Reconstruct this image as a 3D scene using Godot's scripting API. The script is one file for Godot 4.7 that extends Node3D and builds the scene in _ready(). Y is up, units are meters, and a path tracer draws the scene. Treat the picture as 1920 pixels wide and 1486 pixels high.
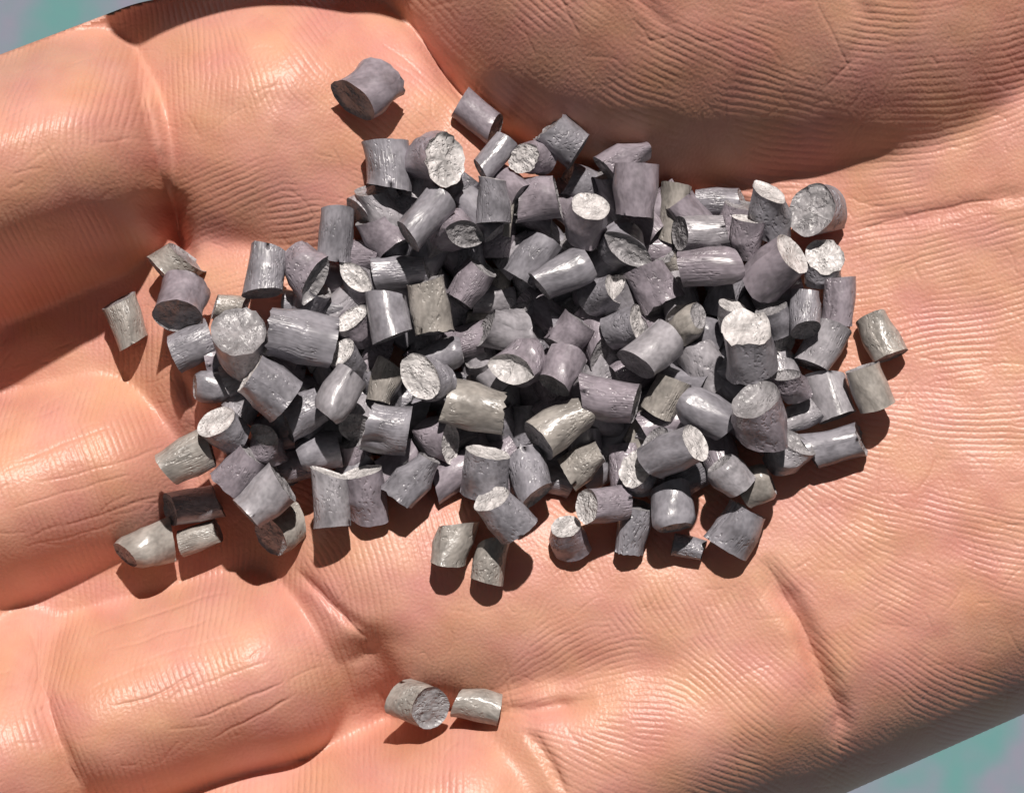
extends Node3D
# An upturned palm full of cut grey plastic pellets, in sunlight.
# Positions are read off the photograph as pixels (1920 x 1486) on the plane of the palm:
# one pixel is PX metres there. Heights of the hand are written in the same unit.

const PX := 0.000048
const CAM_H := 0.27
const MID := Vector2(960.0, 743.0)

var rng := RandomNumberGenerator.new()
var fast_noise := FastNoiseLite.new()

func _ready() -> void:
	rng.seed = 20240611
	# ---------- camera
	var cam := Camera3D.new()
	cam.name = "camera"
	add_child(cam)
	cam.position = Vector3(0, CAM_H, 0)
	cam.rotation_degrees = Vector3(-90, 0, 0)
	cam.fov = rad_to_deg(2.0 * atan(743.0 * PX / CAM_H))
	cam.near = 0.01
	cam.far = 30.0
	cam.current = true
	# ---------- sky, sun, exposure
	var env := Environment.new()
	var sky_mat := ProceduralSkyMaterial.new()
	sky_mat.sky_top_color = Color(0.58, 0.59, 0.60)
	sky_mat.sky_horizon_color = Color(0.80, 0.75, 0.70)
	sky_mat.sky_curve = 0.15
	sky_mat.ground_bottom_color = Color(0.30, 0.31, 0.30)
	sky_mat.ground_horizon_color = Color(0.55, 0.57, 0.58)
	var sky := Sky.new()
	sky.sky_material = sky_mat
	env.background_mode = Environment.BG_SKY
	env.sky = sky
	env.background_energy_multiplier = 0.22
	env.tonemap_mode = Environment.TONE_MAPPER_LINEAR
	env.tonemap_exposure = 1.08
	env.sdfgi_enabled = true
	env.ssao_enabled = true
	env.ssil_enabled = true
	var world := WorldEnvironment.new()
	world.name = "world_environment"
	world.environment = env
	add_child(world)
	var sun := DirectionalLight3D.new()
	sun.name = "sun"
	sun.light_energy = 1.5
	sun.light_color = Color(1.0, 0.97, 0.94)
	sun.light_angular_distance = 1.1
	sun.shadow_enabled = true
	add_child(sun)
	# the sun stands above the top of the picture (-z), a little to the thumb's side
	var to_sun := Vector3(0.08, 1.24, -1.0).normalized()
	sun.look_at_from_position(to_sun, Vector3.ZERO, Vector3(1, 0, 0))
	# ---------- setting, hand, pellets
	build_ground()
	build_hand()
	build_pellets()

# ------------------------------------------------------------------ helpers
func world_at(px: float, py: float, y: float) -> Vector3:
	var s := PX * (1.0 - y / CAM_H)
	return Vector3((px - MID.x) * s, y, (py - MID.y) * s)

func flat_at(px: float, py: float, h: float) -> Vector3:
	return Vector3((px - MID.x) * PX, h * PX, (py - MID.y) * PX)

func seg_t(p: Vector2, a: Vector2, b: Vector2) -> float:
	var ab := b - a
	return clampf((p - a).dot(ab) / maxf(ab.length_squared(), 0.001), 0.0, 1.0)

func lin(r: float, g: float, b: float) -> Color:
	return Color(r, g, b).linear_to_srgb()

func noise(freq: float, octaves: int, seed_: int) -> FastNoiseLite:
	var n := FastNoiseLite.new()
	n.noise_type = FastNoiseLite.TYPE_SIMPLEX_SMOOTH
	n.frequency = freq
	n.fractal_type = FastNoiseLite.FRACTAL_FBM if octaves > 1 else FastNoiseLite.FRACTAL_NONE
	n.fractal_octaves = octaves
	n.seed = seed_
	return n

func gray_texture(w: int, h: int, data: PackedByteArray) -> ImageTexture:
	return ImageTexture.create_from_image(Image.create_from_data(w, h, false, Image.FORMAT_L8, data))

# ------------------------------------------------------------------ ground
func build_ground() -> void:
	var w := 256
	var im := Image.create(w, w, false, Image.FORMAT_RGB8)
	var n1 := noise(0.018, 3, 5)
	var n2 := noise(0.05, 2, 9)
	for y in w:
		for x in w:
			var band := 0.5 + 0.5 * sin((x * 0.9 + y * 0.25) * TAU / 64.0 + n1.get_noise_2d(x, y) * 2.5)
			var v := clampf(band * 0.8 + n2.get_noise_2d(x, y) * 0.18 + 0.1, 0.0, 1.0)
			var c := lin(0.12, 0.275, 0.275).lerp(lin(0.25, 0.23, 0.31), v * 0.9)
			im.set_pixel(x, y, c)
	var m := StandardMaterial3D.new()
	m.albedo_texture = ImageTexture.create_from_image(im)
	m.roughness = 0.9
	m.uv1_scale = Vector3(50, 50, 1)
	var pm := PlaneMesh.new()
	pm.size = Vector2(6, 6)
	var g := MeshInstance3D.new()
	g.name = "ground"
	g.mesh = pm
	g.material_override = m
	g.position = Vector3(0, -0.42, 0)
	g.set_meta("kind", "structure")
	g.set_meta("label", "blurred teal and lavender patterned floor far below the hand")
	add_child(g)

# ------------------------------------------------------------------ hand
# Pads of flesh: [x0, y0, x1, y1, r0, r1, top0, top1, drop] - a rounded bolster from (x0,y0) to
# (x1,y1), r wide to each side, its crest at top, falling by drop at its edge.
var PADS := [
	# index finger
	[110, 278, -230, 395, 232, 228, 185, 235, 470],
	[-330, 445, -720, 620, 215, 205, 180, 270, 240],
	[-800, 700, -1060, 820, 205, 180, 280, 420, 200],
	# middle finger
	[165, 882, -220, 1010, 228, 224, -40, 20, 430],
	[-320, 1020, -800, 1190, 225, 215, 110, 240, 220],
	[-880, 1220, -1200, 1330, 205, 180, 270, 420, 200],
	# ring finger
	[465, 1270, 190, 1360, 224, 220, 30, 55, 430],
	[-10, 1433, -480, 1603, 222, 212, 70, 180, 260],
	[-560, 1605, -840, 1700, 200, 175, 240, 380, 190],
	# little finger
	[880, 1550, 560, 1700, 215, 205, 60, 90, 300],
	[470, 1760, 160, 1900, 195, 185, 150, 240, 190],
	[90, 1930, -130, 2030, 175, 150, 260, 360, 170],
	# pads at the roots of the fingers
	[530, 205, 790, 320, 285, 290, 30, -30, 210],
	[500, 640, 720, 640, 280, 260, -40, -85, 190],
	[760, 1090, 1240, 1130, 235, 240, 5, 10, 170],
	[1090, 1440, 1430, 1330, 260, 260, 25, 30, 260],
	# ball of the thumb, web and thumb
	[1250, -190, 1640, -180, 530, 540, 275, 280, 540],
	[850, -120, 1150, -190, 230, 300, -40, 130, 240],
	[1200, -360, 800, -420, 250, 230, 310, 350, 300],
	[730, -425, 290, -410, 215, 195, 365, 400, 280],
]
# broad forms of the palm, blended softly
var BROAD := [
	[1000, 690, 1350, 700, 640, 640, -120, -115, 60],
	[1560, 1130, 2400, 860, 470, 560, 35, 60, 180],
	[1850, 650, 2600, 520, 520, 560, 5, 60, 120],
	[2050, 150, 2700, 260, 560, 560, 60, 80, 200],
	[2500, 500, 3700, 380, 620, 560, 60, 40, 220],
]
# outline of the hand seen from above: [x0, y0, x1, y1, r0, r1]
var OUTLINE := [
	[300, 265, -230, 445, 290, 272], [-230, 455, -720, 660, 246, 228], [-720, 660, -1060, 820, 226, 190],
	[330, 805, -220, 985, 300, 262], [-220, 985, -800, 1190, 255, 228], [-800, 1190, -1200, 1330, 226, 190],
	[600, 1215, 190, 1350, 290, 262], [190, 1350, -480, 1580, 250, 225], [-480, 1580, -840, 1700, 220, 185],
	[900, 1560, 560, 1720, 260, 225], [560, 1720, 160, 1900, 215, 195], [160, 1900, -130, 2030, 192, 160],
	[500, 330, 1000, 560, 380, 560],
	[900, 1180, 2150, 620, 622, 622],
	[1150, 60, 2150, 250, 520, 520],
	[880, -60, 1200, -160, 200, 300],
	[1280, -330, 800, -420, 300, 240], [800, -420, 290, -410, 232, 205],
	[2150, 480, 3700, 380, 600, 560],
]
# flexion creases: [depth, half width, x, y, x, y, ...]
var CREASES := [
	[26, 13, 236, 60, 262, 180, 288, 290, 306, 400, 318, 500],
	[34, 16, 690, -40, 775, 40, 830, 130, 900, 205, 1010, 280, 1180, 330, 1420, 395, 1600, 430],
	[10, 9, 800, 90, 850, 150, 895, 180],
	[7, 16, 1600, 430, 1780, 395, 1960, 360],
	[26, 20, 1425, 1040, 1480, 1140, 1535, 1240, 1570, 1330, 1590, 1420],
	[14, 12, 545, 1070, 590, 1110, 640, 1150, 690, 1200],
	[14, 14, 36, 1180, 60, 1270, 110, 1370, 150, 1480],
	[22, 18, 690, 1310, 800, 1330, 930, 1345, 1040, 1330, 1120, 1310],
	[10, 12, 985, 1370, 1030, 1420, 1060, 1490],
	[12, 12, 330, 690, 350, 760, 345, 840],
	[4, 16, 1560, 180, 1600, 60, 1540, -40],
	[60, 30, 296, 350, 304, 400, 318, 450, 330, 500],
	[54, 46, 660, 1180, 692, 1240, 706, 1300, 712, 1350, 740, 1380],
	[4, 14, 1260, 90, 1190, 20, 1150, -50],
]
var GX := PackedFloat32Array()
var GY := PackedFloat32Array()
var GH := PackedFloat32Array()

func axis_steps(lo: float, hi: float, a: float, b: float, step: float) -> PackedFloat32Array:
	var left := []
	var s := step
	var x := a - step
	while x > lo:
		left.append(x)
		s = minf(s * 1.12, 34.0)
		x -= s
	left.reverse()
	var out := PackedFloat32Array(left)
	x = a
	while x <= b:
		out.append(x)
		x += step
	s = step
	while x < hi:
		out.append(x)
		s = minf(s * 1.12, 34.0)
		x += s
	return out

func bolster(p: Vector2, q: PackedFloat32Array) -> float:
	var a := Vector2(q[0], q[1])
	var ab := Vector2(q[2], q[3]) - a
	var t := clampf((p - a).dot(ab) / ab.length_squared(), 0.0, 1.0)
	var d := p.distance_to(a + ab * t) / lerpf(q[4], q[5], t)
	if d > 2.2:
		return -9999.0
	var f := sqrt(1.0 - d * d) if d < 0.85 else 0.5268 - 1.6136 * (d - 0.85)
	return lerpf(q[6], q[7], t) - q[8] * (1.0 - f)

func packed(list: Array) -> Array:
	var out := []
	for q in list:
		out.append(PackedFloat32Array(q))
	return out

func near_row(list: Array, y: float, reach: float) -> Array:
	var out := []
	for q in list:
		var r: float = maxf(q[4], q[5]) * reach
		if y > minf(q[1], q[3]) - r and y < maxf(q[1], q[3]) + r:
			out.append(q)
	return out

func near_cell(list: Array, x: float, reach: float) -> Array:
	var out := []
	for q in list:
		var r: float = maxf(q[4], q[5]) * reach
		if x > minf(q[0], q[2]) - r and x < maxf(q[0], q[2]) + r:
			out.append(q)
	return out

func palm_height(p: Vector2, broads: Array, pads: Array) -> float:
	var s := exp(-520.0 / 34.0)
	for q: PackedFloat32Array in broads:
		var h := bolster(p, q)
		if h > -2000.0:
			s += exp(h / 34.0)
	var top := 34.0 * log(s)
	s = 1.0
	for q: PackedFloat32Array in pads:
		var h := bolster(p, q)
		if h > top:
			s = s * exp((top - h) / 13.0) + 1.0
			top = h
		elif h > top - 120.0:
			s += exp((h - top) / 13.0)
	return top + 13.0 * log(s)

func outline_d(p: Vector2, list: Array) -> float:
	var s := 0.0
	for q: PackedFloat32Array in list:
		var a := Vector2(q[0], q[1])
		var ab := Vector2(q[2], q[3]) - a
		var t := clampf((p - a).dot(ab) / ab.length_squared(), 0.0, 1.0)
		var d := p.distance_to(a + ab * t) - lerpf(q[4], q[5], t)
		if d < 300.0:
			s += exp(-maxf(d, -900.0) / 22.0)
	if s <= 0.0:
		return 300.0
	return -22.0 * log(s)

func build_hand() -> void:
	GX = axis_steps(-1420.0, 3900.0, -90.0, 2010.0, 6.0)
	GY = axis_steps(-1120.0, 2260.0, -90.0, 1576.0, 6.0)
	var nx := GX.size()
	var ny := GY.size()
	var mask := PackedFloat32Array()
	mask.resize(nx * ny)
	GH.resize(nx * ny)
	var low := noise(0.006, 2, 31)
	var pads := packed(PADS)
	var broads := packed(BROAD)
	var outs := packed(OUTLINE)
	for j in ny:
		var pr := near_row(pads, GY[j], 1.6)
		var br := near_row(broads, GY[j], 2.2)
		var orow := near_row(outs, GY[j], 1.5)
		var pc := []
		var bc := []
		var oc := []
		for i in nx:
			if i % 12 == 0:
				# what lies near the next dozen nodes
				var x0 := GX[i]
				var x1 := GX[mini(i + 12, nx - 1)]
				pc = near_cell(pr, (x0 + x1) * 0.5, 1.6 + (x1 - x0) / 380.0)
				bc = near_cell(br, (x0 + x1) * 0.5, 2.3)
				oc = near_cell(orow, (x0 + x1) * 0.5, 1.5 + (x1 - x0) / 380.0)
			var p := Vector2(GX[i], GY[j])
			var m := outline_d(p, oc)
			mask[j * nx + i] = m
			GH[j * nx + i] = palm_height(p, bc, pc) + low.get_noise_2d(p.x, p.y) * 4.0 if m < 60.0 else -400.0
	# creases are cut into the flesh
	var cut := PackedFloat32Array()
	cut.resize(nx * ny)
	for c in CREASES:
		cut.fill(0.0)
		for k in range(2, c.size() - 3, 2):
			var a := Vector2(c[k], c[k + 1])
			var b := Vector2(c[k + 2], c[k + 3])
			var wide: float = c[1]
			var lo := Vector2(minf(a.x, b.x), minf(a.y, b.y)) - Vector2.ONE * wide * 3.0
			var hi := Vector2(maxf(a.x, b.x), maxf(a.y, b.y)) + Vector2.ONE * wide * 3.0
			var i0 := maxi(GX.bsearch(lo.x), 0)
			var i1 := mini(GX.bsearch(hi.x), nx - 1)
			var j0 := maxi(GY.bsearch(lo.y), 0)
			var j1 := mini(GY.bsearch(hi.y), ny - 1)
			var whole := float(c.size() - 4) / 2.0
			for j in range(j0, j1 + 1):
				for i in range(i0, i1 + 1):
					var p := Vector2(GX[i], GY[j])
					p += Vector2(low.get_noise_2d(p.x * 1.6, p.y * 1.6), low.get_noise_2d(p.y * 1.6, p.x * 1.6)) * 7.0
					var ab := b - a
					var t := clampf((p - a).dot(ab) / ab.length_squared(), 0.0, 1.0)
					var d := p.distance_to(a + ab * t) / wide
					var along := ((k - 2) / 2.0 + t) / whole
					var fade := clampf(minf(along, 1.0 - along) * 5.0, 0.0, 1.0)
					cut[j * nx + i] = maxf(cut[j * nx + i], float(c[0]) * fade * exp(-d * d))
		for n in nx * ny:
			GH[n] -= cut[n]
	# outside nodes next to the hand are drawn onto its outline; there the two sheets meet
	var used := PackedByteArray()
	used.resize(nx * ny)
	for j in ny - 1:
		for i in nx - 1:
			var n := j * nx + i
			if minf(minf(mask[n], mask[n + 1]), minf(mask[n + nx], mask[n + nx + 1])) < -3.0:
				used[n] = 1; used[n + 1] = 1; used[n + nx] = 1; used[n + nx + 1] = 1
	var top_id := PackedInt32Array(); top_id.resize(nx * ny)
	var low_id := PackedInt32Array(); low_id.resize(nx * ny)
	var verts := PackedVector3Array()
	var uvs := PackedVector2Array()
	for j in ny:
		for i in nx:
			var n := j * nx + i
			if used[n] == 0:
				continue
			var p := Vector2(GX[i], GY[j])
			var m := mask[n]
			var mid := -190.0 - 190.0 * smoothstep(900.0, 1500.0, p.x) * smoothstep(500.0, 1000.0, p.y)
			if m >= -3.0:
				for it in 3:
					var e := outline_d(p, outs)
					var g := Vector2(outline_d(p + Vector2(1, 0), outs) - e, outline_d(p + Vector2(0, 1), outs) - e)
					p -= g.normalized() * e / maxf(g.length(), 0.3)
				top_id[n] = verts.size()
				low_id[n] = verts.size()
				verts.append(flat_at(p.x, p.y, mid))
				uvs.append(Vector2((p.x + 64.0) / 2048.0, (p.y + 57.0) / 1600.0))
				continue
			var e2 := clampf((-m - 3.0) / (225.0 + 85.0 * smoothstep(900.0, 1400.0, p.x) * smoothstep(500.0, 900.0, p.y)), 0.0, 1.0)
			var round_ := sqrt(1.0 - (1.0 - e2) * (1.0 - e2))
			var h := mid + (GH[n] - mid) * round_
			GH[n] = h
			top_id[n] = verts.size()
			verts.append(flat_at(p.x, p.y, h))
			uvs.append(Vector2((p.x + 64.0) / 2048.0, (p.y + 57.0) / 1600.0))
			low_id[n] = verts.size()
			verts.append(flat_at(p.x, p.y, minf(mid - 210.0 * round_, h - 30.0 * round_)))
			uvs.append(Vector2((p.x + 64.0) / 2048.0, (p.y + 57.0) / 1600.0))
	var idx := PackedInt32Array()
	for j in ny - 1:
		for i in nx - 1:
			var n := j * nx + i
			if minf(minf(mask[n], mask[n + 1]), minf(mask[n + nx], mask[n + nx + 1])) >= -3.0:
				continue
			var a := top_id[n]; var b := top_id[n + 1]; var c := top_id[n + nx + 1]; var d := top_id[n + nx]
			idx.append_array([a, b, c, a, c, d])
			a = low_id[n]; b = low_id[n + 1]; c = low_id[n + nx + 1]; d = low_id[n + nx]
			idx.append_array([a, c, b, a, d, c])
	var norms := PackedVector3Array()
	norms.resize(verts.size())
	for k in range(0, idx.size(), 3):
		var a := idx[k]; var b := idx[k + 1]; var c := idx[k + 2]
		var nn := (verts[c] - verts[a]).cross(verts[b] - verts[a])
		norms[a] += nn; norms[b] += nn; norms[c] += nn
	for k in norms.size():
		norms[k] = norms[k].normalized()
	var arr := []
	arr.resize(Mesh.ARRAY_MAX)
	arr[Mesh.ARRAY_VERTEX] = verts
	arr[Mesh.ARRAY_NORMAL] = norms
	arr[Mesh.ARRAY_TEX_UV] = uvs
	arr[Mesh.ARRAY_INDEX] = idx
	var mesh := ArrayMesh.new()
	mesh.add_surface_from_arrays(Mesh.PRIMITIVE_TRIANGLES, arr)
	mesh.surface_set_material(0, skin_material())
	var o := MeshInstance3D.new()
	o.name = "hand"
	o.mesh = mesh
	o.set_meta("label", "open upturned palm with ridged skin and slightly curled fingers holding grey pellets")
	o.set_meta("category", "hand")
	add_child(o)

func surface_at(px: float, py: float) -> float:
	var i := clampi(int((px + 90.0) / 6.0) + GX.bsearch(-90.0), 0, GX.size() - 2)
	var j := clampi(int((py + 90.0) / 6.0) + GY.bsearch(-90.0), 0, GY.size() - 2)
	return GH[j * GX.size() + i]

# ------------------------------------------------------------------ skin
# How the friction ridges run on the palm: [x, y, angle of the ridge in degrees, down to the right positive]
var RIDGE_RUN := [
	330, 150, 82, 400, 180, 95, 480, 150, 72, 560, 90, 52, 640, 150, 40, 720, 110, 42, 800, 250, 46, 620, 260, 26,
	560, 310, 4, 480, 340, -20, 420, 430, -18, 580, 430, -14, 680, 350, 25, 700, 230, 40,
	850, 40, 52, 1000, 60, 42, 1150, 50, 33, 1300, 60, 24, 1450, 80, 14, 1600, 90, 6, 1750, 90, -8, 1880, 100, -16,
	1880, 260, -18, 1000, 250, 35, 1300, 280, 14, 1600, 300, 0, 1650, 420, -8, 1850, 420, -17, 1700, 520, -15,
	1880, 560, -15, 1720, 640, -10, 1880, 700, -6, 1750, 760, 0, 1900, 850, 2, 1700, 860, 8, 1640, 950, 20,
	1800, 980, 14, 1520, 980, 40, 1600, 1080, 34, 1750, 1120, 24, 1900, 1100, 14, 1480, 1060, 50, 1560, 1200, 40,
	1700, 1250, 30, 1850, 1230, 18, 1900, 1300, 14, 1450, 1150, 55, 1650, 1380, 32, 1000, 600, 8, 1300, 600, 4,
	800, 800, 8, 1200, 900, 25, 850, 1050, 75, 900, 1150, 100, 1180, 1100, 62, 1330, 1100, 62, 1080, 1240, -32,
	1150, 1290, -15, 1180, 1330, 4, 1180, 1380, 20, 1130, 1430, 32, 1260, 1450, 18, 1350, 1300, 40,
]
# straight fine wrinkles: [x0, y0, x1, y1, depth]
var WRINKLES := [
	[140, 1205, 430, 1108, 0.9], [190, 1222, 400, 1160, 0.7], [250, 1245, 450, 1185, 0.6], [215, 1320, 385, 1252, 1.0],
	[360, 1342, 535, 1272, 1.2], [395, 1385, 555, 1300, 1.1], [330, 1300, 520, 1235, 0.5], [170, 1290, 300, 1240, 0.5],
	[20, 868, 210, 800, 0.7], [60, 905, 300, 835, 0.6], [10, 960, 240, 890, 0.6], [90, 990, 290, 930, 0.7], [30, 1030, 220, 975, 0.5],
	[762, 20, 880, 172, 1.2], [785, 60, 930, 215, 0.8], [742, -30, 800, 80, 0.9], [1040, 10, 1085, 90, 0.6], [1500, 20, 1580, 160, 0.6],
	[1600, 430, 1900, 368, 0.9], [1620, 452, 1915, 392, 0.5], [700, 60, 850, 190, 0.5], [560, 1080, 650, 1160, 0.8], [600, 1090, 690, 1210, 0.7],
	[630, 1130, 660, 1090, 0.7], [1010, 1390, 1065, 1480, 0.6], [250, 90, 290, 260, 0.8], [265, 100, 300, 330, 0.6],
	[1428, 1045, 1482, 1142, 0.8], [1480, 1138, 1536, 1242, 0.9], [1534, 1238, 1572, 1335, 0.8], [1570, 1330, 1588, 1430, 0.6],
	[38, 1182, 62, 1272, 0.9], [60, 1268, 112, 1372, 0.9], [110, 1368, 152, 1484, 0.8], [545, 1072, 640, 1150, 0.9], [636, 1146, 694, 1206, 0.8],
	[238, 70, 264, 182, 0.8], [262, 178, 290, 294, 0.9], [288, 290, 308, 405, 0.9], [1000, 1372, 1040, 1430, 0.7], [1040, 1430, 1064, 1492, 0.7],
	[772, 40, 832, 132, 0.9], [830, 130, 904, 208, 0.9],
	[330, 700, 352, 790, 0.8], [300, 690, 345, 770, 0.5], [20, 1190, 70, 1300, 0.7], [60, 1300, 150, 1470, 0.6],
]

func finger_edge(y: float) -> float:
	var pts := [[-200, 225], [110, 243], [280, 290], [450, 312], [700, 335], [980, 400], [1060, 550], [1200, 690], [1340, 712], [1380, 1000], [1700, 1100]]
	for k in pts.size() - 1:
		if y < pts[k + 1][0]:
			return lerpf(pts[k][1], pts[k + 1][1], clampf((y - pts[k][0]) / float(pts[k + 1][0] - pts[k][0]), 0.0, 1.0))
	return 1100.0

func ridge_texture() -> ImageTexture:
	# a lattice of small plane waves, each along the local run of the ridges; their phases are
	# relaxed until neighbours agree, and where they cannot, ridges fork or end
	var cell := 36.0
	var cw := 59
	var ch := 46
	var knum := TAU / 11.6
	var kx := PackedFloat32Array(); kx.resize(cw * ch)
	var ky := PackedFloat32Array(); ky.resize(cw * ch)
	var phi := PackedFloat32Array(); phi.resize(cw * ch)
	var r := RandomNumberGenerator.new()
	r.seed = 4242
	var sway := noise(0.004, 2, 77)
	var np := RIDGE_RUN.size() / 3
	for j in ch:
		for i in cw:
			var x := i * cell - 64.0
			var y := j * cell - 57.0
			var sx := 0.0
			var sy := 0.0
			var ang := 0.0
			if x < finger_edge(y):
				var across := x * 0.37 + y * 0.93
				ang = deg_to_rad(82.0 + (across - floorf(across / 470.0 + 0.32) * 470.0 - 85.0) * 0.07)
			else:
				for k in np:
					var dx: float = x - RIDGE_RUN[k * 3]
					var dy: float = y - RIDGE_RUN[k * 3 + 1]
					var w := 1.0 / pow(dx * dx + dy * dy + 900.0, 1.6)
					var a := deg_to_rad(RIDGE_RUN[k * 3 + 2]) * 2.0
					sx += cos(a) * w
					sy += sin(a) * w
				ang = atan2(sy, sx) * 0.5
			ang += sway.get_noise_2d(x, y) * 0.16
			var kn := knum * r.randf_range(0.95, 1.06)
			kx[j * cw + i] = -sin(ang) * kn
			ky[j * cw + i] = cos(ang) * kn
			phi[j * cw + i] = r.randf() * TAU
	for it in 80:
		for j in ch:
			for i in cw:
				var n := j * cw + i
				var c := 0.0
				var s := 0.0
				for dj in [-1, 0, 1]:
					for di in [-1, 0, 1]:
						var ii: int = i + di
						var jj: int = j + dj
						if (di == 0 and dj == 0) or ii < 0 or jj < 0 or ii >= cw or jj >= ch:
							continue
						var m := jj * cw + ii
						var hx: float = di * cell * 0.5
						var hy: float = dj * cell * 0.5
						var sg := 1.0 if kx[n] * kx[m] + ky[n] * ky[m] > 0.0 else -1.0
						var p := sg * (phi[m] - kx[m] * hx - ky[m] * hy) - kx[n] * hx - ky[n] * hy
						c += cos(p)
						s += sin(p)
				phi[n] = atan2(s, c)
	var step := 4.0 / 3.0
	var w_ := 1536
	var h_ := 1200
	var warp_b := noise(0.011, 2, 77).get_image(w_, h_, false, false, false).get_data()
	var spots_b := noise(0.007, 2, 91).get_image(w_, h_, false, false, false).get_data()
	var fine_b := noise(0.16, 3, 17).get_image(w_, h_, false, false, false).get_data()
	var wave := PackedFloat32Array(); wave.resize(w_ * h_)
	for y in h_:
		var py := y * step
		var j0 := mini(int(py / cell), ch - 2)
		var dy := py - j0 * cell
		var fy := smoothstep(0.0, 1.0, dy / cell)
		for x in w_:
			var px := x * step
			var i0 := mini(int(px / cell), cw - 2)
			var dx := px - i0 * cell
			var fx := smoothstep(0.0, 1.0, dx / cell)
			var n := j0 * cw + i0
			var jig := (warp_b[y * w_ + x] - 128) * 0.012
			var ex := dx - cell
			var ey := dy - cell
			wave[y * w_ + x] = (cos(phi[n] + kx[n] * dx + ky[n] * dy + jig) * (1.0 - fx) + cos(phi[n + 1] + kx[n + 1] * ex + ky[n + 1] * dy + jig) * fx) * (1.0 - fy) \
				+ (cos(phi[n + cw] + kx[n + cw] * dx + ky[n + cw] * ey + jig) * (1.0 - fx) + cos(phi[n + cw + 1] + kx[n + cw + 1] * ex + ky[n + cw + 1] * ey + jig) * fx) * fy
	var hgt := PackedFloat32Array(); hgt.resize(w_ * h_)
	for n in w_ * h_:
		var s := 0.5 + 0.5 * wave[n]
		var amp := clampf(0.72 + (spots_b[n] - 128) * 0.014, 0.12, 1.25)
		hgt[n] = 0.62 + amp * 0.22 * (1.0 - (1.0 - s) * (1.0 - s) - 0.5) + (fine_b[n] - 128) * 0.0011
	var all := WRINKLES.duplicate()
	for k in 620:
		# short random wrinkles, mostly along the fingers' direction
		var c := Vector2(r.randf_range(-60, 1980), r.randf_range(-50, 1540))
		var ang := deg_to_rad(-22.0 + r.randfn(0.0, 22.0)) if c.x < finger_edge(c.y) else deg_to_rad(r.randf_range(0, 180))
		var half := Vector2.from_angle(ang) * r.randf_range(12, 46)
		all.append([c.x - half.x, c.y - half.y, c.x + half.x, c.y + half.y, r.randf_range(0.15, 0.5)])
	for q in all:
		var a := (Vector2(q[0], q[1]) + Vector2(64, 57)) / step
		var b := (Vector2(q[2], q[3]) + Vector2(64, 57)) / step
		var ab := b - a
		var side := ab.orthogonal().normalized()
		var bend := r.randfn(0.0, 3.0)
		for y in range(maxi(int(minf(a.y, b.y)) - 12, 0), mini(int(maxf(a.y, b.y)) + 12, h_)):
			for x in range(maxi(int(minf(a.x, b.x)) - 12, 0), mini(int(maxf(a.x, b.x)) + 12, w_)):
				var p := Vector2(x, y)
				var t := (p - a).dot(ab) / ab.length_squared()
				if t < 0.0 or t > 1.0:
					continue
				var d := ((p - a).dot(side) + bend * sin(t * PI) + (warp_b[y * w_ + x] - 128) * 0.03) / 2.3
				hgt[y * w_ + x] -= 0.5 * float(q[4]) * minf(1.0, minf(t, 1.0 - t) * 6.0) * exp(-d * d)
	var bytes := PackedByteArray(); bytes.resize(w_ * h_)
	for n in w_ * h_:
		bytes[n] = clampi(int(hgt[n] * 255.0), 0, 255)
	return gray_texture(w_, h_, bytes)

func skin_material() -> StandardMaterial3D:
	var m := StandardMaterial3D.new()
	# uneven pigment and blood under the skin
	var n := noise(0.012, 4, 3)
	var size := 512
	var b := n.get_image(size, size, false, false, false).get_data()
	var b2 := noise(0.05, 3, 8).get_image(size, size, false, false, false).get_data()
	var b3 := noise(0.018, 3, 45).get_image(size, size, false, false, false).get_data()
	var im := Image.create(size, size, false, Image.FORMAT_RGB8)
	for y in size:
		for x in size:
			var v := (b[y * size + x] - 128) / 128.0
			var w := (b2[y * size + x] - 128) / 128.0
			var h := (b3[y * size + x] - 128) / 128.0
			im.set_pixel(x, y, lin(0.60 + 0.05 * v + 0.03 * w, 0.295 + 0.055 * v + 0.03 * w + 0.02 * h, 0.215 + 0.04 * v + 0.02 * w - 0.025 * h))
	m.albedo_texture = ImageTexture.create_from_image(im)
	m.roughness = 0.43
	m.metallic_specular = 0.46
	m.heightmap_enabled = true
	m.heightmap_texture = ridge_texture()
	m.heightmap_scale = 0.016
	m.subsurf_scatter_enabled = true
	m.subsurf_scatter_strength = 0.05
	return m

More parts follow.
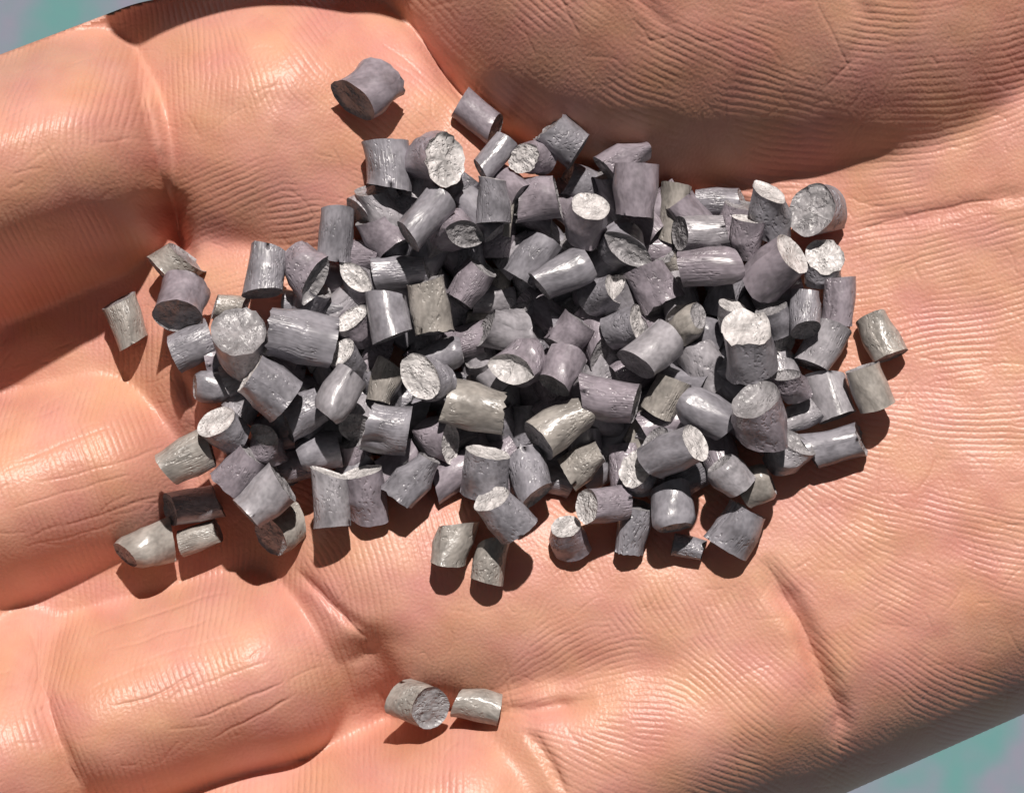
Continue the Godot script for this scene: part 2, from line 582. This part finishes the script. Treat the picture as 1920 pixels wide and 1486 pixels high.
# ------------------------------------------------------------------ pellets
# [end A x, y, end B x, y, thickness, lift of end A in degrees, layer, style, label]; end A is the end that
# shows or stands higher. Style letters: a squeezed almond end, c hollow end, r ragged end, p pale end, coloured lighter as if sunlit,
# s streaked side, g smooth side, w tan side, d rounded end, n nicked side
var PELLETS := [
	[662, 188, 712, 148, 96, 35, 1, "gn", "lone shiny pellet on bare skin below the index finger, away from the heap"],
	[862, 190, 928, 243, 64, 0, 1, "g", "smooth grey pellet lying beside the thumb crease above the heap"],
	[835, 303, 803, 296, 98, 58, 2, "pr", "largest round pale cut face at the heap's thumb-side corner"],
	[722, 265, 728, 350, 84, -8, 1, "s", "pitted grey pellet standing next to the largest pale round face"],
	[902, 322, 952, 265, 50, 10, 2, "g", "slender smooth pellet leaning between two pale cut faces"],
	[982, 298, 1012, 300, 68, 48, 2, "pr", "cream rough cut face beside the ragged dark pellet"],
	[1030, 238, 1084, 284, 76, 8, 1, "r", "dark pellet with a whiskery ragged end in the thumb's shadow"],
	[1213, 284, 1138, 318, 70, 8, 1, "ca", "curved pellet with a hollow end under a boxy pellet near the thumb"],
	[1193, 308, 1190, 402, 86, 2, 3, "g", "boxy smooth pellet propped over a curved one near the thumb"],
	[1268, 345, 1262, 445, 62, 8, 1, "w", "pellet with a sunlit cream band on its end beside the boxy pellet"],
	[1060, 335, 1104, 350, 68, 20, 1, "c", "pellet with a dark hollow end behind the brightest white face"],
	[1046, 370, 972, 376, 86, 10, 2, "ns", "thick pellet split by a crack with a torn spike at one end"],
	[1107, 388, 1094, 440, 78, 48, 3, "pg", "brightest white round cut face on a bluish grey pellet"],
	[922, 335, 926, 416, 62, 5, 3, "s", "streaked upright pellet on the heap's thumb side, next to a cream sliver"],
	[957, 378, 950, 442, 17, 3, 3, "w", "thin upright cream sliver beside the streaked upright pellet"],
	[884, 332, 846, 372, 50, 5, 1, "", "dark pellet lying under the largest pale round face"],
	[746, 386, 792, 350, 52, 4, 1, "", "dark pellet tucked behind a round-ended cylinder pellet"],
	[766, 443, 822, 376, 64, 20, 3, "g", "cylinder pellet with a dark round end on the heap's index-finger side"],
	[700, 408, 738, 472, 80, 0, 1, "g", "wide dark pellet leaning on the round-ended cylinder pellet"],
	[633, 393, 627, 484, 64, 0, 1, "s", "squarish grey pellet lying apart on skin near the index finger root"],
	[872, 440, 838, 424, 82, 58, 2, "a", "grey pinched cut face in the dark behind the streaked upright pellet"],
	[1178, 470, 1160, 452, 90, 60, 2, "ac", "oval pellet end with a dark pitted hollow and smooth rim"],
	[1275, 437, 1362, 435, 68, 0, 2, "s", "straight grey pellet lying level above a rounded one, near the thumb crease"],
	[1305, 382, 1393, 380, 56, 0, 1, "s", "pale topped pellet lying along the thumb crease behind a level one"],
	[1440, 362, 1450, 432, 80, 38, 2, "ap", "larger of two joined pinched pellet ends near the thumb crease"],
	[1402, 411, 1402, 468, 68, 33, 2, "ap", "smaller of two joined pinched pellet ends near the thumb crease"],
	[1520, 395, 1545, 389, 94, 58, 1, "r", "thick pellet showing a dark dished rough end at the heap's wrist-side corner"],
	[1483, 478, 1434, 524, 90, 35, 3, "pg", "plump pellet with a bright slanting cut on the wrist side of the heap"],
	[1382, 495, 1280, 504, 76, 8, 3, "sd", "rounded long pellet with a crumpled dark end on the heap's top"],
	[1545, 482, 1545, 500, 72, 52, 1, "pr", "short pale pitted pellet end touching skin beside a plump pellet"],
	[1575, 520, 1568, 606, 60, 0, 1, "", "upright pitted pellet at the heap's wrist-side rim behind a striped one"],
	[1510, 618, 1510, 545, 60, 22, 2, "sc", "striped pellet with a small dark broken end and a flap"],
	[1565, 612, 1520, 684, 72, 0, 1, "s", "coarsely grooved pellet lying slantwise beside the striped pellet"],
	[1670, 668, 1635, 596, 70, 14, 1, "w", "stout pellet resting alone on ridged skin on the wrist side"],
	[1618, 688, 1646, 760, 74, 0, 2, "gw", "tilted pellet with a tan lit flank leaning on its neighbour, wrist side"],
	[1570, 782, 1548, 706, 74, 14, 1, "g", "pellet with a shiny white glint squeezed between two wrist-side pellets"],
	[1532, 764, 1488, 782, 56, 4, 1, "", "small grey wedge of a pellet under the glinting one"],
	[1515, 846, 1613, 824, 70, 0, 1, "gn", "dented shiny pellet lying level on skin at the heel side of the heap"],
	[1490, 828, 1474, 856, 78, 42, 1, "ac", "pellet with a curved bright rim beside the dented shiny pellet"],
	[1415, 750, 1430, 816, 102, 34, 3, "c", "largest dark pellet standing upright with a dished top"],
	[1472, 703, 1492, 732, 64, 42, 2, "ac", "small ring-rimmed pellet under the biggest rough block"],
	[1396, 616, 1412, 692, 104, 38, 3, "prn", "biggest blocky pellet with a crumpled rough top and smooth flank"],
	[1445, 578, 1458, 615, 62, 30, 2, "g", "rounded pellet peeping out behind the biggest blocky pellet"],
	[1372, 574, 1372, 602, 52, 42, 2, "p", "little pale pellet tip behind the biggest blocky pellet"],
	[1308, 592, 1274, 626, 62, 38, 2, "wd", "tan smooth oval end beside the little pale tip"],
	[1300, 650, 1346, 732, 82, 0, 1, "", "deep dark pellet in the hole beside the biggest blocky pellet"],
	[1192, 683, 1254, 634, 80, 24, 3, "g", "cylinder pellet with a bright glint line and a round dark end"],
	[1196, 605, 1144, 625, 70, 34, 2, "p", "smooth pellet with a cream round end above the glinting cylinder"],
	[1112, 656, 1152, 670, 52, 6, 1, "c", "small curled pellet rim low between two cylinders"],
	[1205, 503, 1248, 572, 82, 0, 2, "n", "broad dark crumpled pellet in the middle of the thumb side"],
	[1246, 480, 1268, 502, 52, 28, 1, "wr", "tan torn tip poking out beside a rounded long pellet"],
	[1152, 543, 1118, 560, 70, 42, 2, "p", "cream half-moon pitted face near the heap's middle"],
	[1106, 490, 1014, 536, 76, 0, 3, "d", "rosy grey pellet lying across another with a folded corner"],
	[1022, 454, 972, 520, 76, 0, 2, "s", "pellet lying beneath the rosy grey one, brushed surface"],
	[905, 498, 860, 562, 70, 4, 2, "s", "grooved pellet lying slantwise with a tan crumb at its side"],
	[940, 505, 930, 562, 46, 0, 1, "w", "tan edged narrow pellet sunk between two slanting pellets"],
	[798, 525, 815, 622, 80, 0, 3, "wn", "upright box-shaped pellet with a torn tan top corner"],
	[702, 512, 802, 508, 62, 0, 2, "s", "long level pellet with a frayed tan end behind the box-shaped one"],
	[668, 520, 674, 530, 68, 62, 2, "ap", "upper of two touching pale almond-shaped cut faces"],
	[660, 597, 664, 610, 68, 62, 2, "ap", "lower of two touching pale almond-shaped cut faces"],
	[736, 632, 722, 556, 78, 20, 3, "g", "bullet-shaped pellet with a pitted streak and dark end"],
	[593, 527, 568, 498, 88, 44, 2, "ac", "pellet with a hollow almond end and bright curved rim"],
	[493, 550, 503, 468, 76, 20, 2, "s", "upright shiny-sided pellet with a dark torn foot on the finger side"],
	[506, 622, 620, 640, 102, 4, 2, "sr", "largest streaked pellet with a pale fringed rim on the finger side"],
	[535, 566, 634, 580, 52, 0, 1, "sp", "rough pale strip of a pellet on top of the largest streaked one"],
	[450, 622, 450, 640, 104, 52, 2, "r", "wide ragged round face full of crumbs on the finger side"],
	[402, 575, 456, 575, 46, 0, 1, "w", "small pale pellet half hidden behind the wide ragged face"],
	[336, 592, 346, 540, 94, 38, 2, "gn", "saddle-shaped shiny pellet with a square notch near the finger gap"],
	[352, 482, 306, 512, 84, 4, 1, "w", "dark folded pellet at the foot of the index finger"],
	[222, 562, 250, 642, 70, 0, 1, "ws", "scratched tan pellet lodged in the gap between index and middle fingers"],
	[328, 664, 392, 630, 76, 2, 1, "s", "pellet with a curved bright rim lying at the root of the middle finger"],
	[640, 660, 647, 672, 58, 56, 2, "p", "small square pale cut face under the largest streaked pellet"],
	[675, 656, 728, 672, 54, 18, 1, "p", "dark pellet with a small white tip next to the small square face"],
	[866, 655, 798, 676, 68, 4, 2, "d", "wedge-ended smooth pellet behind the pure white face"],
	[868, 600, 912, 600, 48, 0, 1, "w", "tan topped pellet behind the wedge-cut pellet in the middle"],
	[910, 616, 974, 615, 78, 24, 2, "ag", "pellet with a narrow tan wedge-cut end in the middle of the heap"],
	[1010, 594, 1010, 660, 54, 0, 1, "", "plain dark pellet sunk beside the wedge-cut pellet"],
	[975, 568, 990, 584, 58, 46, 1, "", "dim pitted end deep under the rosy grey pellet"],
	[1070, 574, 1078, 592, 50, 42, 1, "", "dim round end deep beneath the half-moon face"],
	[1087, 598, 1050, 652, 72, 4, 2, "g", "dark pellet with a thin bright seam in the middle of the heap"],
	[958, 692, 990, 678, 92, 54, 3, "acp", "almond ring face with a pink rim in the very middle of the heap"],
	[1038, 722, 1066, 664, 74, 28, 3, "gc", "bullet-shaped pellet with a small dark broken end beside the almond ring"],
	[900, 668, 914, 692, 62, 38, 1, "c", "curved pellet rim half buried beside the almond ring"],
	[788, 706, 818, 714, 82, 54, 3, "p", "pure white oval cut face on the finger side of the heap"],
	[735, 685, 708, 752, 62, 0, 2, "sw", "tapered streaked tan pellet beside the pure white face"],
	[612, 778, 656, 704, 74, 14, 3, "d", "plump shiny pellet standing slantwise with a dark foot"],
	[535, 795, 602, 754, 76, 0, 2, "s", "pellet leaning under the plump slanting one"],
	[470, 700, 534, 752, 94, 14, 3, "p", "broad pellet with a pale gritty slanting edge on the finger side"],
	[365, 725, 432, 725, 66, 0, 1, "gd", "smooth pellet touching the middle finger's root crease"],
	[407, 790, 434, 816, 74, 38, 2, "p", "pellet with a pale slanting cut edged in cream, by the middle finger"],
	[497, 815, 502, 838, 68, 42, 2, "ap", "short bright lens-shaped cut face in a dark pocket"],
	[312, 880, 393, 836, 82, 0, 2, "ws", "tan grooved pellet overhanging the side of the middle finger"],
	[318, 955, 408, 940, 70, 14, 1, "c", "pellet with an open dark end lying below the tan grooved one"],
	[235, 1040, 320, 1010, 82, 18, 1, "gwd", "shiny silvery round-edged pellet lying between middle and ring fingers"],
	[338, 1020, 408, 994, 52, 0, 1, "ws", "ribbed tan pellet wedged next to the silvery pellet between fingers"],
	[478, 845, 420, 908, 82, 8, 2, "sn", "creased grey pellet leaning against a smooth square one"],
	[530, 903, 462, 962, 90, 0, 3, "g", "smooth square pellet lying on top near the ring finger"],
	[508, 1005, 556, 980, 78, 34, 1, "w", "pellet with a round grey end resting on the ring finger's root"],
	[525, 855, 536, 902, 58, 10, 1, "n", "small faceted pellet behind the smooth square one"],
	[560, 855, 634, 842, 74, 0, 2, "d", "rosy level pellet between the lens-shaped face and upright pair"],
	[617, 886, 622, 986, 66, 6, 2, "p", "upright pellet with a cream cut top, taller of a pair"],
	[678, 884, 690, 965, 78, 18, 1, "p", "upright pellet in shade with a grey rough top, broader of a pair"],
	[766, 808, 688, 800, 94, 4, 3, "sn", "thick pitted pellet lying level below the pure white face"],
	[845, 830, 818, 814, 82, 44, 2, "ap", "lens-shaped cut face half white and half dark"],
	[945, 775, 838, 750, 92, 4, 3, "rw", "thick rough pellet with a tan crumbly side near the middle"],
	[980, 758, 986, 832, 64, 4, 1, "p", "pellet with a pale flat top beside the tan crumbly one"],
	[1010, 826, 1082, 779, 82, 14, 3, "w", "tan lit smooth pellet with a grey oval end"],
	[1192, 756, 1092, 740, 82, 14, 3, "s", "long rosy cylinder with a dark dished end in the heap's middle"],
	[1266, 710, 1234, 772, 66, 0, 2, "sw", "gritty tan pellet beside the long rosy cylinder"],
	[1285, 752, 1362, 796, 84, 0, 2, "d", "pale rounded pellet leaning on the largest dark upright one"],
	[1225, 773, 1192, 842, 62, 0, 1, "w", "tan tipped pellet sunk below the long rosy cylinder"],
	[1302, 830, 1226, 866, 80, 34, 3, "pg", "long bluish pellet with a white oval end facing the wrist"],
	[1190, 878, 1204, 894, 74, 52, 2, "pr", "pale wedge-shaped pitted face under the long bluish pellet"],
	[1126, 845, 1064, 890, 68, 4, 2, "aw", "spindle-shaped pellet with a tan crest"],
	[915, 848, 908, 926, 90, 20, 2, "p", "broad upright pellet with a scooped rosy top near the ring finger pad"],
	[805, 858, 744, 930, 76, 0, 2, "an", "twisted pellet with a peaked tan edge near the ring finger pad"],
	[1005, 930, 985, 864, 76, 28, 2, "c", "pellet with a dark gaping end facing the little finger"],
	[922, 935, 972, 994, 80, 8, 3, "p", "smooth pellet with a pale slanting cut over two tan pellets"],
	[840, 1054, 860, 984, 76, 10, 1, "w", "tan glossy pellet with a dark foot at the heap's ring-finger rim"],
	[912, 1090, 926, 1020, 62, 0, 1, "w", "pale footed pellet pointing out from the heap onto the palm"],
	[1060, 986, 1070, 1022, 72, 38, 1, "p", "pellet with a cream oval face resting on the palm's ring pad"],
	[1100, 948, 1172, 941, 66, 28, 2, "ps", "striped pellet with a round speckled face beside the cream oval one"],
	[1195, 945, 1180, 1036, 64, 8, 1, "n", "twisted pellet with a white glint hanging off the heap's edge"],
	[1265, 988, 1258, 918, 82, 24, 2, "gd", "smooth bullet-shaped pellet with a flat dark end facing the little finger"],
	[1262, 1020, 1292, 1026, 42, 0, 1, "", "small dark scrap under the smooth bullet-shaped pellet"],
	[1350, 868, 1388, 908, 74, 8, 2, "d", "pale cone-tipped pellet beside the tan dome at the heel side"],
	[1446, 900, 1408, 916, 74, 18, 1, "wd", "tan domed pellet with a dark underside at the heel side"],
	[1402, 954, 1360, 1026, 88, 4, 1, "sp", "rough pellet with a pale lip at the heap's heel-side corner"],
	[808, 1325, 750, 1308, 80, 34, 0, "w", "pointed pellet with a round rough end in the crease above the little finger"],
	[936, 1330, 858, 1318, 66, 8, 0, "w", "straight pellet with a rough end in the crease above the little finger"],
]
var pile := PackedFloat32Array()
var bare := PackedFloat32Array()
var body_mats := {}
var face_mats := {}
const CELL := 6.0
const PW := 290
const PH := 230
const P0 := Vector2(140.0, 60.0)

func pellet_texture(kind: int) -> ImageTexture:
	var w := 384
	var b := PackedByteArray(); b.resize(w * w)
	var n1 := noise(0.03, 4, 100 + kind)
	var n2 := noise(0.16, 3, 140 + kind)
	var n3 := noise(0.05, 2, 180 + kind)
	for y in w:
		for x in w:
			var v := 0.6
			var patch := smoothstep(-0.12, 0.25, n1.get_noise_2d(x * 0.45 + 900.0, y * 0.45))
			if kind == 0:      # smooth, a few scuffs
				v += n1.get_noise_2d(x, y) * 0.20 + n2.get_noise_2d(x, y * 0.6) * 0.10
			elif kind == 1:    # drawn streaks along the pellet, broken by pits
				v += n2.get_noise_2d(x * 1.2, y * 0.10) * (0.10 + 0.3 * patch) + n1.get_noise_2d(x, y * 0.5) * 0.2
				v -= maxf(n2.get_noise_2d(x * 0.6 + 500, y * 0.5) - 0.2, 0.0) * 1.8 * patch
			elif kind == 2:    # blistered
				v += n1.get_noise_2d(x * 1.5, y * 1.5) * 0.25 - maxf(n2.get_noise_2d(x * 0.5, y * 0.5) - 0.1, 0.0) * 1.6 * patch
			else:              # cut face: pits and torn crumbs
				var a := n2.get_noise_2d(x * 0.55, y * 0.55)
				v += n3.get_noise_2d(x * 0.6, y * 0.6) * 0.55 + n2.get_noise_2d(x * 0.5, y * 0.5) * (0.05 + 0.2 * patch) - maxf(a - 0.1, 0.0) * (0.3 + 1.5 * patch)
			b[y * w + x] = clampi(int(v * 255.0), 0, 255)
	return gray_texture(w, w, b)

func make_pellet_materials() -> void:
	var tex := [pellet_texture(0), pellet_texture(1), pellet_texture(2), pellet_texture(3)]
	var tones := {"mid": lin(0.29, 0.278, 0.312), "mauve": lin(0.315, 0.275, 0.315), "light": lin(0.38, 0.36, 0.39), "tan": lin(0.375, 0.345, 0.32)}
	var grain := Image.create(256, 256, false, Image.FORMAT_RGB8)
	var g1 := noise(0.02, 4, 61)
	var g2 := noise(0.11, 2, 62)
	for y in 256:
		for x in 256:
			var v := clampf(0.9 + g1.get_noise_2d(x, y) * 0.22 + g2.get_noise_2d(x, y) * 0.10, 0.6, 1.0)
			grain.set_pixel(x, y, Color(v, v, v))
	var grain_tex := ImageTexture.create_from_image(grain)
	for tone in tones:
		for k in 3:
			var m := StandardMaterial3D.new()
			m.albedo_color = tones[tone]
			m.albedo_texture = grain_tex
			m.roughness = [0.31, 0.33, 0.32][k]
			m.metallic_specular = 0.55
			m.heightmap_enabled = true
			m.heightmap_texture = tex[k]
			m.heightmap_scale = [0.007, 0.011, 0.012][k]
			m.uv1_scale = Vector3(0.75, 0.42, 1.0)
			body_mats[tone + str(k)] = m
	for f in ["plain", "pale"]:
		var m := StandardMaterial3D.new()
		m.albedo_color = lin(0.34, 0.325, 0.34) if f == "plain" else lin(0.68, 0.65, 0.65)  # pale: whitening of sun-facing cuts by glossy reflection, put into the colour
		m.albedo_texture = grain_tex
		m.roughness = 0.38
		m.metallic_specular = 0.5
		m.heightmap_enabled = true
		m.heightmap_texture = tex[3]
		m.heightmap_scale = 0.015
		m.uv1_scale = Vector3(0.34, 0.34, 1.0)
		face_mats[f] = m

# One end of a pellet: how far it is squeezed flat, which way, how oblique its cut is, how deep its hollow
func end_form(style: String, shown: bool) -> Dictionary:
	var e := {"flat": rng.randf_range(0.78, 1.0), "point": 0.3, "turn": rng.randf() * TAU, "sx": rng.randfn(0.0, 0.18), "sz": rng.randfn(0.0, 0.18),
		"dish": rng.randf_range(-0.04, 0.08), "rough": 0.03, "rag": 0.012, "bevel": -0.015}
	if not shown:
		if rng.randf() < 0.6:
			e.flat = rng.randf_range(0.7, 0.92)
			e.point = 0.8
		return e
	if "a" in style:
		e.flat = rng.randf_range(0.46, 0.6)
		e.point = 1.0
	if "c" in style:
		e.dish = rng.randf_range(0.22, 0.34)
	if "r" in style:
		e.rough = 0.08
		e.rag = 0.09
	if "d" in style:
		e.bevel = 0.22
		e.rag = 0.01
	return e

func ring_point(th: float, r: float, e: Dictionary, w: float) -> Vector2:
	var c := cos(th - e.turn)
	var s := sin(th - e.turn)
	var flat := lerpf(1.0, e.flat, w)
	var pw := 1.0 + 0.45 * float(e.point) * w
	var x := c * r * (1.0 + (1.0 - flat) * 0.22)
	var y := signf(s) * pow(absf(s), pw) * r * flat
	return Vector2(x, y).rotated(e.turn)

# The two or three meshes of one pellet, its axis along y, end A up. Returns [body, face A, face B, points of the side]
func pellet_meshes(len_: float, r: float, style: String) -> Array:
	var na := 30
	var nl := 12
	var ea := end_form(style, true)
	var eb := end_form(style, false)
	if "n" in style:
		eb.rag = 0.05
	var wob := noise(1.0, 2, rng.randi() % 10000)
	var dents := []
	var nd := 1 + rng.randi() % 2 + (2 if "n" in style else 0)
	for k in nd:
		dents.append([rng.randf() * TAU, rng.randf_range(0.15, 0.85), rng.randf_range(0.25, 0.55), rng.randf_range(0.03, 0.08) * (2.4 if "n" in style else 1.0)])
	var bow := rng.randfn(0.0, 0.03)
	var bow_dir := Vector2.from_angle(rng.randf() * TAU)
	var rows := []
	var us := [0.0]
	for k in nl - 1:
		us.append((k + 1.0) / nl)
	us.append(1.0)
	for u: float in us:
		var row := PackedVector3Array()
		for k in na:
			var th := TAU * k / na
			var wa := smoothstep(0.35, 1.0, u)
			var wb := smoothstep(0.65, 0.0, u)
			var p := ring_point(th, r, ea, wa) if u > 0.5 else ring_point(th, r, eb, wb)
			var sc := 1.0 + wob.get_noise_3d(cos(th) * 1.3, sin(th) * 1.3, u * 0.9) * 0.07
			for d in dents:
				var da := absf(wrapf(th - d[0], -PI, PI)) / float(d[2]) / 1.6
				var du := absf(u - float(d[1])) / float(d[2])
				sc -= float(d[3]) * exp(-da * da - du * du)
			var bv := 0.0
			if u == 1.0:
				bv = ea.bevel
			elif u == 0.0:
				bv = eb.bevel
			elif u > 0.9 and ea.bevel > 0.1:
				bv = 0.08
			p *= sc * (1.0 - bv) 
			p += bow_dir * r * bow * (1.0 - 4.0 * (u - 0.5) * (u - 0.5)) * 2.0
			var ya: float = len_ * 0.5 + ea.sx * p.x + ea.sz * p.y + wob.get_noise_2d(cos(th) * 5.0 + 9.0, sin(th) * 5.0) * ea.rag * r * 2.0
			var yb: float = -len_ * 0.5 + eb.sx * p.x + eb.sz * p.y + wob.get_noise_2d(cos(th) * 5.0 - 9.0, sin(th) * 5.0) * eb.rag * r * 2.0
			row.append(Vector3(p.x, lerpf(yb, ya, u), p.y))
		rows.append(row)
	var pts := PackedVector3Array()
	for row: PackedVector3Array in rows:
		pts.append_array(row)
	# side
	var st := SurfaceTool.new()
	st.begin(Mesh.PRIMITIVE_TRIANGLES)
	var u0 := rng.randf()
	var v0 := rng.randf()
	for j in us.size():
		for k in na + 1:
			st.set_uv(Vector2(u0 + float(k) / na, v0 + us[j] * 0.5))
			st.add_vertex(rows[j][k % na])
	for j in us.size() - 1:
		for k in na:
			var a := j * (na + 1) + k
			for i in [a, a + na + 2, a + na + 1, a, a + 1, a + na + 2]:
				st.add_index(i)
	st.generate_normals()
	var body := weld_seam(st.commit(), na, us.size())
	var out := [body]
	for side in 2:
		var rim: PackedVector3Array = rows[us.size() - 1] if side == 0 else rows[0]
		var e: Dictionary = ea if side == 0 else eb
		var sgn := 1.0 if side == 0 else -1.0
		var mid := Vector3.ZERO
		for v in rim:
			mid += v / na
		st = SurfaceTool.new()
		st.begin(Mesh.PRIMITIVE_TRIANGLES)
		var fr := [1.0, 0.95, 0.9, 0.76, 0.56, 0.3]
		var uvo := Vector2(rng.randf(), rng.randf())
		for f: float in fr:
			for k in na:
				var v: Vector3 = mid + (rim[k] - mid) * f
				var inner := 1.0 - pow(f, 4.0)
				v.y -= sgn * r * (float(e.dish) * (1.0 - f * f) + 0.085 * smoothstep(1.0, 0.9, f))
				v.y += sgn * r * inner * wob.get_noise_3d(v.x / r * 1.8, v.z / r * 1.8, 20.0 + side * 9.0) * (0.06 + e.rough * 1.5)
				st.set_uv(uvo + Vector2(v.x, v.z) / r * 0.5)
				st.add_vertex(v)
		var c := mid - Vector3(0, sgn * r * float(e.dish), 0)
		st.set_uv(uvo + Vector2(c.x, c.z) / r * 0.5)
		st.add_vertex(c)
		for j in fr.size():
			for k in na:
				var a := j * na + k
				var b := j * na + (k + 1) % na
				var tri := []
				if j == fr.size() - 1:
					tri = [a, fr.size() * na, b]
				else:
					tri = [a, a + na, b + na, a, b + na, b]
				if side == 0:
					tri.reverse()
				for i in tri:
					st.add_index(i)
		st.generate_normals()
		out.append(st.commit())
	out.append(pts)
	return out

func weld_seam(mesh: ArrayMesh, na: int, rows: int) -> ArrayMesh:
	var arr := mesh.surface_get_arrays(0)
	var nn: PackedVector3Array = arr[Mesh.ARRAY_NORMAL]
	for j in rows:
		var a := j * (na + 1)
		var s := (nn[a] + nn[a + na]).normalized()
		nn[a] = s
		nn[a + na] = s
	arr[Mesh.ARRAY_NORMAL] = nn
	var out := ArrayMesh.new()
	out.add_surface_from_arrays(Mesh.PRIMITIVE_TRIANGLES, arr)
	return out

func part(called: String, mesh: Mesh, m: Material, parent: Node3D) -> void:
	var o := MeshInstance3D.new()
	o.name = called
	o.mesh = mesh
	o.material_override = m
	parent.add_child(o, true)

func put_pellet(q: Array) -> void:
	var a := Vector2(q[0], q[1])
	var b := Vector2(q[2], q[3])
	var lift := deg_to_rad(q[5])
	var style: String = q[7]
	var flat_dir := (a - b).normalized()
	var len_ := clampf(a.distance_to(b) / cos(lift), 58.0, 124.0)
	if q[5] > 30:
		len_ = maxf(minf(len_, float(q[4]) * 1.25), float(q[4]) * 0.75)
	var r: float = q[4] * 0.505
	len_ *= 1.02
	var meshes := pellet_meshes(len_ * PX, r * PX, style)
	var axis := Vector3(flat_dir.x * cos(lift), sin(lift), flat_dir.y * cos(lift))
	var side := axis.cross(Vector3(0.31, 0.2, 0.93).normalized()).normalized()
	var turned := Basis(side, axis, side.cross(axis))
	turned = turned * Basis(Vector3.UP, rng.randf() * TAU)
	if "a" in style and q[5] > 20:
		pass
	# lower it until it rests on the skin or on the pellets already there
	var pts: PackedVector3Array = meshes[3]
	var c := a - flat_dir * cos(lift) * len_ * 0.5
	var y := 0.0
	for it in 2:
		var at := world_at(c.x, c.y, y)
		var best := -1.0
		var skin := -1.0
		for v in pts:
			var w := turned * v
			var sx := (at.x + w.x * 0.80) / PX + MID.x
			var sz := (at.z + w.z * 0.80) / PX + MID.y
			var i := int((sx - P0.x) / CELL)
			var j := int((sz - P0.y) / CELL)
			if i >= 0 and j >= 0 and i < PW and j < PH:
				best = maxf(best, pile[j * PW + i] - w.y)
				skin = maxf(skin, bare[j * PW + i] - w.y)
		y = minf(best, skin + [0.0, 20.0, 70.0, 116.0][q[6]] * PX) - 0.0002
	var pos := world_at(c.x, c.y, y)
	for v in pts:
		var w := pos + turned * v
		var i := int((w.x / PX + MID.x - P0.x) / CELL)
		var j := int((w.z / PX + MID.y - P0.y) / CELL)
		if i >= 0 and j >= 0 and i < PW - 1 and j < PH - 1:
			for n: int in [j * PW + i, j * PW + i + 1, j * PW + PW + i]:
				pile[n] = maxf(pile[n], w.y)
	var o := Node3D.new()
	o.name = "pellet"
	add_child(o, true)
	o.transform = Transform3D(turned, pos)
	o.set_meta("label", q[8])
	o.set_meta("category", "pellet")
	o.set_meta("group", q[9] if q.size() > 9 else "grey plastic pellets held in the palm")
	var tone: String = "tan" if "w" in style else ["mid", "mid", "mauve", "mauve", "light"][rng.randi() % 5]
	var k := 1 if "s" in style else (0 if "g" in style or "d" in style else 2)
	part("body", meshes[0], body_mats[tone + str(k)], o)
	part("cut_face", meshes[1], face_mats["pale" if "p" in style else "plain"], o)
	part("cut_face", meshes[2], face_mats["plain"], o)

func build_pellets() -> void:
	make_pellet_materials()
	pile.resize(PW * PH)
	for j in PH:
		for i in PW:
			pile[j * PW + i] = surface_at(P0.x + (i + 0.5) * CELL, P0.y + (j + 0.5) * CELL) * PX
	bare = pile.duplicate()
	var heap := PackedVector2Array([Vector2(700, 340), Vector2(900, 330), Vector2(1150, 330), Vector2(1400, 420), Vector2(1480, 560), Vector2(1470, 720), Vector2(1400, 860),
		Vector2(1260, 920), Vector2(1000, 930), Vector2(700, 890), Vector2(480, 880), Vector2(420, 760), Vector2(440, 620), Vector2(640, 500)])
	for j in 10:
		for i in 13:
			var c := Vector2(380 + i * 92 + (j % 2) * 46 + rng.randf_range(-14, 14), 310 + j * 72 + rng.randf_range(-12, 12))
			var half := Vector2.from_angle(rng.randf() * PI) * rng.randf_range(38, 48)
			var thick := rng.randf_range(64, 76)
			if Geometry2D.is_point_in_polygon(c, heap):
				put_pellet([c.x + half.x, c.y + half.y, c.x - half.x, c.y - half.y, thick, rng.randf_range(-8, 8), 0, ["", "s", "g"][i % 3],
					"grey pellet buried deep in the gaps of the heap", "pellets buried in the heap"])
	for j in 9:
		for i in 13:
			var c := Vector2(420 + i * 90 + (j % 2) * 45 + rng.randf_range(-24, 24), 340 + j * 74 + rng.randf_range(-22, 22))
			var half := Vector2.from_angle(rng.randf() * TAU) * rng.randf_range(36, 46)
			var thick := rng.randf_range(60, 74)
			if Geometry2D.is_point_in_polygon(c, heap):
				put_pellet([c.x + half.x, c.y + half.y, c.x - half.x, c.y - half.y, thick, rng.randf_range(-20, 40), 1, ["", "s", "g", "p"][(i + j) % 4],
					"grey pellet showing between the top pellets of the heap", "pellets half hidden in the heap"])
	for layer in 4:
		for q in PELLETS:
			if q[6] == layer:
				put_pellet(q)
